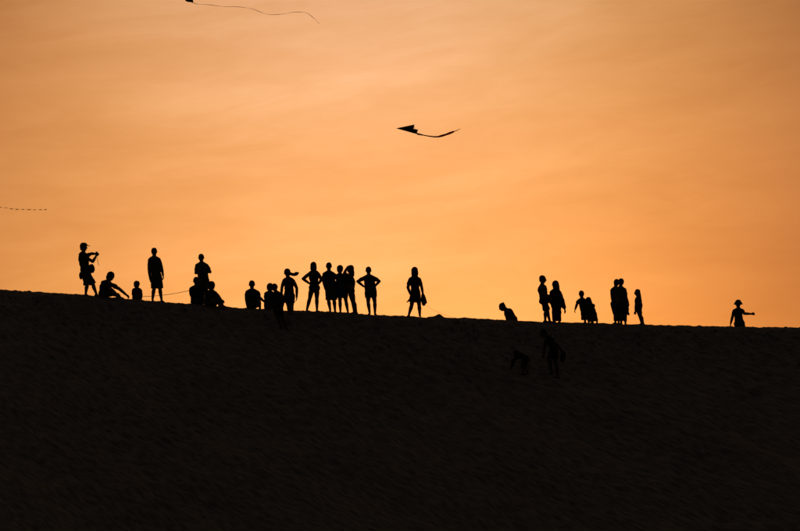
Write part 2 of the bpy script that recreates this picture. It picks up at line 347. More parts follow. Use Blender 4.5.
AB, LB, HD = 1.36, 1.20, 1.26      # limb and head fullness
def person(label, px, J, y=None, yaw=180, s=1.0, sh=0.165, wa=0.125, hp=0.155, dep=1.0, top='tshirt', bot='shorts', hair='short', hat=None,
           skin='skin', tc_='cloth_navy', bc='cloth_grey', hc='hair', group='people out on the dune at sunset', ground=True, hem=None, flare=1.0, look=None, hemx=None, hd=1.0):
    """J holds joints in photo pixels (x, y[, metres away from the figure's own depth])"""
    def P(j):
        d = j[2] if len(j) > 2 else 0.0
        return V3(at(j[0], j[1], y + d))
    sh, wa, hp = sh * 1.05, wa * 1.10, hp * 1.07
    bx = x_of(px, y); base = V3((bx, y, gz(bx, y)))
    f = V3((math.sin(R(yaw)), -math.cos(R(yaw)), 0)); wv = V3((math.cos(R(yaw)), math.sin(R(yaw)), 0))
    if wv[0] < -1e-6: wv = -wv
    neck, chest, pel, head = P(J['neck']), P(J['chest']), P(J['pelvis']), P(J['head'])
    upv = unit(neck - pel)
    mb = MB()
    waist = (chest * 0.45 + pel * 0.55)
    crotch = pel - unit(waist - pel) * 0.075 * s
    tors = [(crotch, hp * 0.72 * s, 0.085 * s * dep), (pel, hp * s, 0.108 * s * dep), (pel * 0.6 + waist * 0.4, hp * 0.95 * s, 0.10 * s * dep), (waist, wa * s, 0.088 * s * dep),
            (chest, sh * 0.90 * s, 0.108 * s * dep), (chest * 0.50 + neck * 0.50, sh * 0.97 * s, 0.092 * s * dep), (chest * 0.18 + neck * 0.82, sh * 0.66 * s, 0.070 * s * dep), (neck + upv * 0.015, 0.075 * s, 0.066 * s)]
    mb.loft(tors, wv, 24)
    # neck and head
    yh = look if look is not None else yaw
    hf = V3((math.sin(R(yh)), -math.cos(R(yh)), 0)); hw = V3((math.cos(R(yh)), math.sin(R(yh)), 0))
    hu = unit(unit(head - neck) + ZB * 0.8); hw = unit(hw - hu * np.dot(hw, hu)); hf = unit(np.cross(hw, hu)) * -1
    if np.dot(hf, V3((math.sin(R(yh)), -math.cos(R(yh)), 0))) < 0: hf = -hf
    HB = (hw, hf, hu); hs = (s if s > 0.8 else s ** 0.75) * HD * hd
    mb.tube([neck - upv * 0.04, head - hu * 0.05 * hs], [0.074 * s, 0.064 * s], 14)
    for sg in (-1, 1): mb.tube([neck + ZB * 0.035 * s, chest * 0.25 + neck * 0.75 + wv * sg * sh * 0.85 * s], [0.052 * s, 0.050 * s], 12)
    mb.ell(head + hu * 0.018 * hs - hf * 0.008, (0.076 * hs, 0.094 * hs, 0.094 * hs), HB, 20)
    mb.ell(head - hu * 0.045 * hs + hf * 0.022 * hs, (0.056 * hs, 0.066 * hs, 0.068 * hs), HB, 18)
    mb.tube([head + hf * 0.082 * hs + hu * 0.012 * hs, head + hf * 0.105 * hs - hu * 0.022 * hs], [0.010 * hs, 0.0145 * hs], 10)
    mb.ell(head + hf * 0.080 * hs + hu * 0.026 * hs, (0.048 * hs, 0.014 * hs, 0.010 * hs), HB, 12)
    mb.ell(head + hf * 0.084 * hs - hu * 0.056 * hs, (0.024 * hs, 0.010 * hs, 0.011 * hs), HB, 12)
    for sg in (-1, 1): mb.ell(head + hw * sg * 0.078 * hs - hf * 0.005, (0.011 * hs, 0.020 * hs, 0.031 * hs), HB, 10)
    # arms
    arms = []
    for k, sg in (('A', -1), ('B', 1)):
        a = J.get('arm' + k)
        shp = chest * 0.34 + neck * 0.66 + wv * sg * (sh * 0.95 * s) - upv * 0.015 * s
        if a is None: a = [(0, 0)]
        if a[0][0] == 0:      # hang down
            e = shp - ZB * 0.29 * s + wv * sg * 0.035 * s; wr = e - ZB * 0.25 * s + f * 0.05 * s
        else:
            def PA(j):
                if len(j) > 2: return P(j)
                return V3(at(j[0], j[1], y + (shp[1] - y)))
            e = PA(a[0]); wr = PA(a[1])
        if len(a) > 2: shp = P(a[2])
        arms.append((shp, e, wr, sg))
        mb.tube([shp, shp * 0.5 + e * 0.5, e], [0.056 * s * 1.1, 0.049 * s * AB, 0.040 * s * AB], 14)
        mb.tube([e, e * 0.65 + wr * 0.35, wr], [0.039 * s * AB, 0.040 * s * AB, 0.028 * s * AB], 14)
        hd = unit(unit(wr - e) + (unit(P(J['hand' + k]) - wr) * 3 if ('hand' + k) in J else 0))
        hand(mb, wr, hd, wv * -sg, s * 1.12, f if abs(np.dot(f, hd)) < 0.85 and abs(hd[2]) > 0.5 else ZB, 0.95)
    # legs
    legs = []
    for k, sg in (('A', -1), ('B', 1)):
        l = J.get('leg' + k); hip = pel + wv * sg * 0.088 * s - ZB * 0.01
        if l is None:
            kn = pel + f * 0.36 * s + ZB * 0.25 * s + wv * sg * 0.12 * s; an = pel + f * 0.62 * s + wv * sg * 0.11 * s
            an[2] = gz(an[0], an[1]) + 0.07 * s
        else:
            kn = P(l[0]) if len(l[0]) > 2 else V3(at(l[0][0], l[0][1], hip[1])); an = P(l[1]) if len(l[1]) > 2 else V3(at(l[1][0], l[1][1], hip[1]))
            if ground: an[2] = gz(an[0], an[1]) + 0.072 * s
        legs.append((hip, kn, an, sg))
        mb.tube([hip, hip * 0.5 + kn * 0.5, kn], [0.090 * s, 0.078 * s * LB, 0.056 * s * LB], 16)
        back = -f * 0.016 * s if l is not None else 0
        mb.tube([kn, kn * 0.7 + an * 0.3 + back, kn * 0.35 + an * 0.65 + back * 0.5, an], [0.054 * s * LB, 0.060 * s * LB, 0.046 * s * LB, 0.036 * s * LB], 14)
        ff = unit(f + wv * sg * 0.22)
        foot(mb, an, ff, s, gz if (ground or l is None) else None)
    root = empty('person', base); tag(root, label, 'person', group)
    body = mb.build('body', M[skin], root, base); skinify(body, 0.0100, 1)
    # eyes
    for sg in (-1, 1):
        e = MB(); e.ell(head + hw * sg * 0.030 * hs + hf * 0.078 * hs + hu * 0.008 * hs, (0.012 * hs,) * 3, HB, 8); e.build('eye', M['eye'], root, base)
    # ---- clothes
    def grow(secs, g): return [(c, a + g, b + g) for c, a, b in secs]
    if top:
        c = MB(); g = 0.018 * s
        low = 1 if top != 'crop' else 3
        T = [tors[i] for i in range(low, 7)]
        if top == 'tank': T = T[:-1]
        T = grow(T, g)
        if hem and top in ('dress', 'long_coat', 'loose'):
            hp_ = V3(at(hem[0], hem[1], y)); T = [(hp_, hem[2] * s, 0.7 * hem[2] * s), (hp_ * 0.5 + tors[1][0] * 0.5, (hem[2] + hp) * 0.52 * s, (0.7 * hem[2] + 0.11) * 0.52 * s)] + T
        c.loft(T, wv, 24, rnd=False)
        if top in ('tank', 'crop'):
            for sg in (-1, 1): c.tube([tors[4][0] + wv * sg * sh * 0.55 * s, tors[5][0] + wv * sg * sh * 0.55 * s, tors[6][0] + wv * sg * sh * 0.52 * s - ZB * 0.012], [0.10 * s * dep, 0.098 * s * dep, 0.082 * s], 12)
        else:
            for shp, e, wr, sg in arms:
                if top in ('long', 'long_coat'):
                    c.tube([shp, e, e * 0.12 + wr * 0.88], [0.076 * s, 0.074 * s, 0.076 * s], 14, rnd=False); c.ell(e, (0.062 * s,) * 3, (wv, f, ZB), 12); c.ell(shp, (0.070 * s,) * 3, (wv, f, ZB), 12); c.tube([neck + wv * sg * 0.03 * s, shp], [0.066 * s, 0.066 * s], 12)
                else:
                    c.tube([shp, shp * 0.35 + e * 0.65], [0.070 * s, 0.078 * s], 14, rnd=False); c.ell(shp, (0.070 * s,) * 3, (wv, f, ZB), 12); c.tube([neck + wv * sg * 0.03 * s, shp], [0.066 * s, 0.066 * s], 12)
        o = c.build({'tshirt': 'shirt', 'tank': 'vest', 'crop': 'top', 'long': 'jumper', 'loose': 'shirt', 'dress': 'dress', 'long_coat': 'robe'}[top], M[tc_], root, base); skinify(o, 0.017, 3, fold, 0.045 * s)
    if bot:
        c = MB(); g = 0.022 * s
        if bot == 'skirt':
            hp_ = V3(at(hem[0], hem[1], y)); c.loft([(hp_, hem[2] * s, 0.75 * hem[2] * s), (hp_ * 0.5 + pel * 0.5, (hem[2] + hp + 0.01) * 0.5 * s, (0.75 * hem[2] + 0.12) * 0.5 * s), (pel, (hp + 0.016) * s, 0.125 * s), (pel * 0.5 + waist * 0.5, hp * 0.95 * s, 0.115 * s)], wv, 24, rnd=False)
            if hemx: c.loft([(pel + wv * -0.08, 0.05, 0.05), (V3(at(hemx[0] * .5 + hp_[0] * 0 + .5 * J['pelvis'][0], hemx[1] * .6 + .4 * J['pelvis'][1], y)), 0.05, 0.05), (V3(at(hemx[0], hemx[1], y)), 0.012, 0.03)], f, 12)
        else:
            c.loft(grow(tors[0:3], g) + [(pel * 0.45 + waist * 0.55, hp * 0.93 * s + g * 0.5, 0.11 * s)], wv, 24, rnd=False)
            c.ell(pel - ZB * 0.03 * s, ((hp + 0.02) * s, 0.135 * s * max(1, dep * 0.95), 0.10 * s), (wv, f, ZB), 18)
            for hip, kn, an, sg in legs: c.ell(hip, (0.122 * s,) * 3, (wv, f, ZB), 14)
            fr = {'shorts': 0.62, 'kneeshorts': 0.95, 'briefs': 0.12, 'trousers': 1.0}[bot]
            for hip, kn, an, sg in legs:
                e = hip * (1 - fr) + kn * fr; c.tube([hip, hip * .5 + e * .5, e], [0.120 * s, 0.114 * s, (0.098 if fr > .8 else 0.104) * s * flare], 16, rnd=False)
                if bot == 'trousers':
                    c.ell(kn, (0.082 * s,) * 3, (wv, f, ZB), 12); c.tube([kn, kn * 0.1 + an * 0.9], [0.082 * s, 0.060 * s], 14, rnd=False)
        o = c.build({'skirt': 'skirt', 'briefs': 'briefs', 'trousers': 'trousers'}.get(bot, 'shorts'), M[bc], root, base); skinify(o, 0.016, 3, fold, 0.034 * s)
    # ---- hair
    if hair:
        c = MB(); cc = head + hu * 0.028 * hs - hf * 0.018 * hs
        if hair == 'short' or hair == 'bun':
            c.ell(cc, (0.083 * hs, 0.094 * hs, 0.096 * hs), HB, 18); c.ell(head - hf * 0.045 * hs - hu * 0.02 * hs, (0.068 * hs, 0.058 * hs, 0.078 * hs), HB, 16)
            if hair == 'bun': c.ell(head + hu * 0.080 * hs - hf * 0.085 * hs, (0.034 * hs,) * 3, HB, 12)
            if 'tip' in J: c.tube([head + hu * 0.07 * hs, P(J['tip'])], [0.05, 0.018], 10)
        if hair == 'curly':
            c.ell(cc, (0.10 * hs, 0.105 * hs, 0.108 * hs), HB, 18); c.ell(head - hf * 0.05 * hs - hu * 0.03 * hs, (0.092 * hs, 0.07 * hs, 0.085 * hs), HB, 16)
        if hair == 'long':
            c.ell(cc, (0.088 * hs, 0.096 * hs, 0.098 * hs), HB, 18)
            e = J.get('hairend'); e = P(e) if e else head - hu * 0.27 * hs - hf * 0.10 * hs
            st = head - hf * 0.05 * hs
            c.loft([(st + hu * 0.03, 0.086 * hs, 0.062 * hs), (st - hu * 0.06 * hs, 0.094 * hs, 0.062 * hs), (st * .4 + e * .6, 0.085 * hs, 0.045 * hs), (e, 0.045 * hs, 0.022 * hs)], hw, 16)
        if hair == 'ponytail':
            c.ell(cc, (0.084 * hs, 0.096 * hs, 0.096 * hs), HB, 18); c.ell(head - hf * 0.05 * hs - hu * 0.01 * hs, (0.07 * hs, 0.06 * hs, 0.07 * hs), HB, 16)
            e = [P(q) for q in J['tail']]
            c.tube([head - hf * 0.06 * hs] + e, [0.065] + [0.058, 0.058, 0.072, 0.036][:len(e)], 12)
        o = c.build('hair', M[hc], root, base); skinify(o, 0.013, 2, hairtex, 0.022)
    if hat == 'cap':
        c = MB(); cc = head + hu * 0.055 * hs
        c.loft([(cc, 0.092 * hs, 0.106 * hs), (cc + hu * 0.045 * hs, 0.086 * hs, 0.098 * hs), (cc + hu * 0.075 * hs, 0.055 * hs, 0.06 * hs), (cc + hu * 0.083 * hs, 0.012, 0.012)], hw, 20, rnd=False)
        o = c.build('cap', M['cloth_black'], root, base); skinify(o, 0.012, 2)
        c = MB(); c.loft([(cc + hf * 0.07 * hs, 0.078 * hs, 0.010), (cc + hf * 0.13 * hs - hu * 0.005, 0.072 * hs, 0.009), (cc + hf * 0.175 * hs - hu * 0.014, 0.045 * hs, 0.008)], hw, 16)
        v = c.build('visor', M['cloth_black'], o); 
        for vv in v.data.vertices: vv.co = vv.co - Vector(base)
    if hat == 'sun':
        c = MB(); cc = head + hu * 0.03 * hs; rg = []
        for rr, zz in ((0.05, 0.01), (0.135, -0.030), (0.139, -0.026), (0.118, 0.002), (0.092, 0.045), (0.070, 0.085), (0.040, 0.105), (0.01, 0.108)):
            rg.append([cc + hu * zz * hs + (hw * math.cos(2 * math.pi * j / 28) + hf * math.sin(2 * math.pi * j / 28)) * rr * hs * (1 + 0.03 * math.sin(3 * 2 * math.pi * j / 28)) for j in range(28)])
        c.rings(rg); c.build('sun_hat', M['cloth_grey'], root, base)
    return dict(root=root, base=base, arms=arms, legs=legs, head=head, P=P, f=f, w=wv, s=s, pel=pel)

def stand(px, top, y, over=None, base=None, s=None, lean=0.0):
    """default upright joints between the photo row of the crown and the ground at that depth"""
    x = x_of(px, y); b = base if base is not None else row_of(y, gz(x, y)); h = b - top
    q = lambda t_: (px + lean * (b - (top + h * t_)) / h, top + h * t_)
    J = dict(head=q(0.072), neck=q(0.172), chest=q(0.275), pelvis=q(0.50))
    J['legA'] = [(q(0.74)[0] - 2.0, top + h * 0.74), (px - 2.6, top + h * 0.955)]; J['legB'] = [(q(0.74)[0] + 2.0, top + h * 0.74), (px + 2.6, top + h * 0.955)]
    if over: J.update(over)
    return J, (s or h * 0.0352 / 1.72)
def ysil(px, off=0.0):
    y0 = 0.0
    return sil_y(x_of(px, y0)) + off

# ================================================================== the people, left to right
# man in a cap raising a camera
y = ysil(88, -0.05)
J, s = stand(86, 242.6, y, dict(head=(83.6, 247.4), neck=(83.2, 252.8), chest=(83.4, 259), pelvis=(86, 273.8),
    legA=[(87.2, 285.5), (85.8, 294)], legB=[(93.2, 284.5), (96.4, 294.5)], armA=[(92.9, 261.6, -0.26), (95.6, 256.8, -0.20)], armB=[(91.4, 253.6, 0.2), (95.0, 253.8, 0.0)]), s=1.0)
pA = person('man in a peaked cap standing at the far left, holding up a small camera', 86, J, y, yaw=62, s=s, sh=0.175, wa=0.165, dep=1.45, bot='kneeshorts', hat='cap', top='tshirt', tc_='cloth_olive', hp=0.18, flare=1.28, look=85)
# young person sitting with one arm stretched out
y = ysil(104, -0.25)
J = dict(head=(110.8, 276.6), neck=(107.6, 281.6), chest=(105.6, 286.5), pelvis=(105.0, 293.0),
         armA=[(112, 290, -0.2), (116, 293.5, -0.25)], armB=[(119.2, 288.8, 0.1), (126, 294.6, 0.15)], legA=[(112.8, 291.6, -0.1), (117.6, 296.5, -0.1)], legB=[(112, 293.4, 0.25), (119, 297, 0.3)])
person('seated figure beside the man in the cap, one arm stretched out towards the small child', 104, J, y, yaw=60, s=1.08, sh=0.21, wa=0.2, dep=1.5, hp=0.22, bot='trousers', hair='curly', tc_='cloth_black', top='tshirt')
# small child sitting
y = ysil(137, 0.1)
J = dict(head=(136.8, 284.8), neck=(136.9, 288.4), chest=(136.9, 291), pelvis=(137, 297.5), armA=[(132.6, 294), (134, 298)], armB=[(141.6, 294), (141.6, 298)])
pC = person('smallest child, sitting on the crest between the seated figure and the standing man', 137, J, y, yaw=180, s=0.72, sh=0.155, dep=1.2, hp=0.21, wa=0.18, hd=1.12, bot='shorts', tc_='cloth_red', hair='curly', skin='skin')
# man standing with arms hanging
y = ysil(156, -0.1)
J, s = stand(156, 247.6, y, dict(head=(154.3, 252), neck=(154.1, 257.4), chest=(154.6, 263), pelvis=(156.6, 277.5),
    legA=[(154.0, 289), (152.6, 299)], legB=[(160.0, 289), (161.6, 299)], armA=[(149.0, 269.5), (150.2, 279.2)], armB=[(161.6, 267.5), (163.0, 275.2)]), s=1.0)
person('tall man in loose shorts, arms hanging, standing right of the small child', 156, J, y, yaw=170, s=s, sh=0.175, wa=0.155, hp=0.165, dep=1.1, bot='kneeshorts', hair='short', tc_='cloth_grey', top='tank', flare=1.18)
# seated person (cord holder)
y = ysil(196, -0.05)
J = dict(head=(196.3, 281.4), neck=(196.6, 286.6), chest=(197.0, 292), pelvis=(197.6, 301.5), armA=[(190.8, 294, 0.05), (193.5, 300.5, 0.4)], armB=[(203.4, 294, 0.05), (202.5, 300, 0.4)])
pF = person('left one of two seated below the figure with folded arms, holding the cord', 197, J, y, yaw=185, s=1.05, sh=0.19, dep=1.2, hp=0.21, wa=0.185, bot='shorts', tc_='cloth_black', hair='short')
# standing behind them with folded arms
y = ysil(203, 0.9)
J, s = stand(202.5, 253.8, y, dict(head=(201.3, 258), neck=(201.6, 263.2), chest=(202.2, 268.5), pelvis=(203.6, 281.5), armA=[(195.8, 273, 0.05), (203.5, 272.6, 0.26)], armB=[(210.2, 272, 0.05), (201.5, 271.4, 0.2)]), s=1.0)
person('standing figure with folded arms rising behind the two seated people', 202.5, J, y, yaw=180, s=1.0, sh=0.17, wa=0.16, dep=1.1, bot='kneeshorts', hp=0.18, flare=1.2, top='tshirt', tc_='cloth_grey', hair='short')
# seated, leaning, knees to the right
y = ysil(214, -0.3)
J = dict(head=(211.4, 286.2), neck=(211.4, 289.8), chest=(211.2, 294.4), pelvis=(211.4, 303.0), armA=[(209.2, 298, -0.1), (213.5, 301, -0.3)], armB=[(217.4, 295.0, 0.05), (221.0, 299.6, 0.0)],
         legA=[(217.6, 299.4, -0.25), (220.6, 305, -0.25)], legB=[(219.0, 298.6, 0.1), (222.4, 305, 0.15)])
person('seated figure hunched over bent knees, right of the two below the folded arms', 212, J, y, yaw=100, s=1.08, sh=0.19, dep=1.55, hp=0.20, wa=0.19, bot='trousers', tc_='cloth_navy', hair='curly', top='loose', hem=(213.0, 306, 0.26), look=180)
# man seated alone
y = ysil(253, -0.02)
J = dict(head=(251.9, 284.8), neck=(252.0, 290.2), chest=(252.4, 295), pelvis=(252.6, 304.8), armA=[(246.2, 298), (247.2, 305.5)], armB=[(259.6, 297.6, 0.0), (264, 301.4, 0.2)])
J['legB'] = [(259, 300.5, 0.45), (260, 308, 0.7)]; J['legA'] = [(247.5, 301.5, 0.5), (248, 308, 0.8)]
person('broad seated figure seen from behind, one hand reaching right towards two close heads', 253, J, y, yaw=180, s=1.02, sh=0.18, dep=1.2, hp=0.19, wa=0.175, bot='shorts', tc_='cloth_olive', hair='short')
# seated next to him
y = ysil(270, 0.15)
J = dict(head=(270.0, 287.6), neck=(269.8, 292.2), chest=(269.4, 296.5), pelvis=(269.6, 305.8), armA=[(265.6, 299.5), (264.8, 305.5)], armB=[(275, 300), (273, 305)])
person('seated figure, left of two heads close together, half hidden by the stooping one', 270, J, y, yaw=180, s=0.96, sh=0.145, dep=1.15, hp=0.18, wa=0.15, bot='shorts', tc_='cloth_blue', hair='curly')
# the one in front, feet down on the face
gxj, y = ground_at(283.0, 329.0)
J = dict(head=(274.8, 288.0, 0.55), neck=(276.4, 292.4, 0.45), chest=(277.8, 298, 0.3), pelvis=(277.6, 307.6, 0.0), armA=[(272.8, 301.5, 0.35), (273.5, 308, 0.5)], armB=[(283.6, 300.2, 0.2), (282.4, 307.4, 0.35)],
         legA=[(277.8, 317.6, 0.12), (281.0, 327.2, -0.05)], legB=[(282.6, 318.0, 0.15), (286.2, 328.6, -0.1)])
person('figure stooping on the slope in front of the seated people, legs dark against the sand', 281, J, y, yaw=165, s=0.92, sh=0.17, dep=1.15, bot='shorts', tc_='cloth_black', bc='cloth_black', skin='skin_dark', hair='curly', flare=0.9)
# woman with the ponytail blown out
y = ysil(289, -0.75)
J, s = stand(290, 268.8, y, dict(head=(287.4, 273.2), neck=(288.4, 278.3), chest=(288.9, 284), pelvis=(289.4, 295.5), legA=[(288.7, 307), (288.8, 316.5)], legB=[(291.7, 307), (292.0, 316.5)],
    armA=[(281.9, 287.5), (281.2, 296.2)], armB=[(296.8, 288.2), (296.7, 297.2)], tail=[(291.5, 274.2), (294.3, 274.6), (296.6, 273.6), (298.2, 273.0)]), s=0.99)
person('woman whose ponytail blows out to the right, arms hanging clear of her body', 290, J, y, yaw=185, s=s, sh=0.165, wa=0.135, hp=0.155, dep=1.0, hd=1.10, bot='shorts', top='tank', hair='ponytail', tc_='cloth_red', bc='cloth_navy', flare=1.05)
# hands on hips, slim
y = ysil(312, -0.1)
J, s = stand(313, 261.6, y, dict(head=(313.5, 266.2), neck=(313.8, 271.4), chest=(313.8, 277), pelvis=(314.4, 287.6), legA=[(309.8, 298.5), (307.0, 308.2)], legB=[(316.8, 298.5), (317.0, 308.8)],
    hairend=(313.7, 273.2), armA=[(303.0, 278.8), (309.0, 283.2)], armB=[(321.4, 279.6), (318.6, 283.8)], handA=(311.5, 284.4), handB=(316.5, 285.4)), s=1.0)
person('slim bare legged woman, hands on hips, feet apart, right of the blown ponytail', 313, J, y, yaw=180, s=s, sh=0.155, wa=0.125, hp=0.145, dep=1.0, bot='briefs', top='tank', hair='long', tc_='cloth_black', bc='cloth_black')
# arm around friend
y = ysil(329, -0.05)
J, s = stand(331, 262.4, y, dict(head=(328.9, 266.6), neck=(328.8, 272.0), chest=(329.2, 277.5), pelvis=(331.0, 288.8), legA=[(328.6, 300.5), (330.2, 309.6)], legB=[(334.2, 300.5), (335.0, 310.2)],
    armA=[(323.4, 281.0), (325.4, 289.2)], armB=[(336.5, 277.5, 0.12), (342.5, 276.5, 0.14)]), s=0.99)
person('tallest of the close trio, at its left end, one arm round the neighbour', 331, J, y, yaw=180, s=s, sh=0.17, wa=0.185, hp=0.185, dep=1.0, bot='kneeshorts', top='tshirt', hair='short', tc_='cloth_navy', flare=1.15)
y = ysil(341, -0.08)
J, s = stand(342, 265.4, y, dict(head=(340.0, 269.4), neck=(339.9, 274.4), chest=(340.4, 279.4), pelvis=(342.0, 290.2), legA=[(340.0, 301.2), (340.4, 310.4)], legB=[(346.0, 301.2), (347.8, 310.8)],
    armA=[(333.6, 279.2, 0.12), (329.5, 281.5, 0.15)], armB=[(345.6, 283.6), (348.0, 291.4)]), s=0.93)
person('middle one of the close trio, in a short dress, hugged from the left', 342, J, y, yaw=180, s=s, sh=0.165, wa=0.185, hp=0.195, dep=1.0, bot=None, top='dress', hem=(341.7, 297.6, 0.235), hair='curly', tc_='cloth_blue')
# hand on head
y = ysil(352, -0.2)
J, s = stand(353, 264.4, y, dict(head=(350.2, 269.2), neck=(350.4, 274.4), chest=(349.5, 279.5), pelvis=(350.9, 290.6), legA=[(352.6, 301.6, 0.1), (354.0, 311.0, 0.05)], legB=[(353.6, 301.6), (356.2, 311.6)],
    armA=[(344.2, 273.2), (347.6, 267.0)], handA=(349.8, 265.8), armB=[(354.0, 281.8), (353.4, 289.0)], hairend=(353.4, 276)), s=0.97)
person('slender long haired woman right end of the close trio, one hand raised to her head', 353, J, y, yaw=250, s=s, sh=0.145, wa=0.115, hp=0.145, dep=1.12, bot='briefs', top='crop', hair='long', tc_='cloth_black', bc='cloth_red', hc='hair_brown')
# hands on hips, in a short dress
y = ysil(371, -0.12)
J, s = stand(371, 266.8, y, dict(head=(368.5, 270.8), neck=(368.8, 275.8), chest=(369.4, 281), pelvis=(370.8, 291.4), legA=[(368.2, 302.4), (369.6, 312)], legB=[(374.8, 302.4), (375.0, 312.6)],
    armA=[(357.6, 281.4), (363.6, 286.4)], armB=[(379.4, 281.2), (374.8, 286.4)], handA=(366, 287.6), handB=(372.6, 287.8)), s=0.97)
person('stocky figure in a short dress, hands on hips, elbows wide, right of the trio', 371, J, y, yaw=180, s=s, sh=0.18, wa=0.185, hp=0.195, dep=1.1, bot=None, top='dress', hem=(370.9, 297.4, 0.215), hair='bun', tc_='cloth_grey')
# woman with bag
y = ysil(415, -0.1)
J, s = stand(415, 267, y, dict(head=(414.6, 271.6), neck=(414.6, 277.2), chest=(414.8, 282.6), pelvis=(415.6, 293.8), legA=[(411.6, 305.6), (409.0, 313.8)], legB=[(419.2, 305.6), (419.8, 314.6)],
    armA=[(407.9, 287.6), (410.6, 294.6)], armB=[(421.6, 286.8), (422.8, 293.4)], hairend=(414.8, 279.0, 0.02)), s=1.0)
pQ = person('lone woman in a flared short skirt at mid picture, a dark bundle at her side', 415, J, y, yaw=185, s=s, sh=0.165, wa=0.122, hp=0.155, dep=1.05, hd=1.08, bot='skirt', top='tshirt', hem=(414.8, 302.0, 0.225), hemx=(406.6, 302.4), hair='long', tc_='cloth_black', bc='cloth_navy')
# crouching with a sun visor / bun, half behind the crest
y = ysil(511, 0.35)
J = dict(head=(502.2, 307.2), tip=(503.6, 303.0), neck=(506.0, 309.6), chest=(508.8, 313), pelvis=(512.6, 320.0), armA=[(506.2, 315.8, -0.15), (508.0, 321.0, -0.2)], armB=[(506.8, 317, 0.15), (507.5, 322, 0.2)],
         legA=[(508.5, 323, -0.05), (515.5, 325, 0.0)], legB=[(509.5, 323, 0.35), (517.5, 325, 0.35)])
pR = person('lone figure crouching on the crest, bent to the left, hair in a pointed knot', 512, J, y, yaw=280, s=1.0, sh=0.18, wa=0.17, dep=1.5, hp=0.18, bot='shorts', hair='bun', tc_='cloth_olive', ground=False)
# couple
y = ysil(544, -0.1)
J, s = stand(544, 275.4, y, dict(head=(542.8, 279.4), neck=(542.0, 284.4), chest=(542.6, 290), pelvis=(544.2, 301), legA=[(546.0, 311.2, 0.05), (545.2, 320.2)], legB=[(547.6, 311, 0.15), (549.6, 320, 0.35)],
    armA=[(543.8, 294.6, -0.2), (548.4, 297.6, -0.24)], armB=[(545, 295, 0.2), (550, 296, 0.2)]), s=0.98)
person('man in profile facing right, standing close to the woman in the long robe', 545, J, y, yaw=88, s=s, sh=0.155, wa=0.14, hp=0.17, dep=1.5, bot='kneeshorts', top='tshirt', tc_='cloth_grey', bc='cloth_black', flare=1.15)
y = ysil(556, -0.12)
J, s = stand(556.5, 280.8, y, dict(head=(555.2, 285.2), neck=(555.4, 290.2), chest=(555.6, 295), pelvis=(556.4, 304), legA=[(554.6, 313), (554.4, 321)], legB=[(559, 313), (559.6, 321)],
    armA=[(550.6, 298), (551.4, 304.5, -0.1)], armB=[(562.4, 300.0), (564.8, 309.6)], hairend=(558.6, 300.5)), s=0.95)
person('woman in a robe down to the ground, facing a man in profile', 556.5, J, y, yaw=200, s=s, sh=0.165, wa=0.165, hp=0.165, dep=1.1, hd=1.14, bot=None, top='long_coat', hem=(556.8, 321.0, 0.175), hair='long', tc_='cloth_black')
# pair leaning
y = ysil(583, -0.02)
J, s = stand(584, 290.8, y, dict(head=(581.4, 294.4), neck=(582.0, 299.2), chest=(583.0, 303.2), pelvis=(585.4, 312.2), legA=[(584.2, 317.5), (585.2, 321.2)], legB=[(588.0, 317.5), (588.6, 321.4)],
    armA=[(576.9, 304.4), (575.4, 308.8)], armB=[(588, 305), (588.5, 310.5)]), s=0.90)
person('figure holding one arm out low to the left, pressed against a hunched companion', 584, J, y, yaw=185, s=0.9, sh=0.15, wa=0.15, hp=0.165, dep=1.1, bot=None, top='dress', hem=(586.0, 319.8, 0.19), hair='short', tc_='cloth_navy')
y = ysil(591, -0.1)
J, s = stand(592, 296.6, y, dict(head=(588.4, 300.8), neck=(589.4, 304.2), chest=(590.0, 307.0), pelvis=(592.0, 314.6), legA=[(592.5, 318.6), (592.6, 321.6)], legB=[(595.6, 318.4), (597.0, 321.8)],
    armA=[(586.5, 309), (586, 314)], armB=[(592.9, 308.2), (594.4, 313.8)], hairend=(590.8, 306.5)), s=0.88)
person('hunched figure wrapped in long cloth, leaning left onto one with a lowered outstretched arm', 592, J, y, yaw=190, s=0.88, sh=0.16, wa=0.175, hp=0.17, dep=1.2, bot=None, top='long_coat', hem=(593.6, 321.4, 0.20), hair='long', tc_='cloth_olive')
# close pair at right
y = ysil(616, 0.0)
J, s = stand(616, 279.2, y, dict(head=(616.2, 283.0), neck=(615.4, 288.0), chest=(615.2, 293), pelvis=(615.6, 303.6), legA=[(615.2, 313.5), (615.4, 320.8)], legB=[(617.4, 313.5), (618.6, 321)],
    armA=[(612.0, 297.4), (613.4, 305)], armB=[(620, 297), (620, 303)]), s=0.93)
person('slighter, left one of two people standing shoulder to shoulder', 616, J, y, yaw=200, s=s, sh=0.14, wa=0.145, hp=0.155, dep=1.0, bot='trousers', top='tshirt', hair='short', tc_='cloth_blue')
y = ysil(622, -0.12)
J, s = stand(622, 277.9, y, dict(head=(620.9, 282.6), neck=(620.4, 287.6), chest=(620.4, 293), pelvis=(622.0, 304.4), legA=[(621.4, 314), (621.2, 321)], legB=[(624.8, 314), (625.4, 321.4)],
    armA=[(616.6, 298, -0.1), (618.5, 304.5, -0.12)], armB=[(626.2, 298.2), (628.2, 303.2, -0.1)]), s=0.98)
pX = person('taller, right one of two standing shoulder to shoulder, a cloth hanging from one hand', 622, J, y, yaw=185, s=s, sh=0.155, wa=0.15, hp=0.155, dep=1.1, bot='trousers', top='tshirt', hair='short', tc_='cloth_grey', bc='cloth_black')
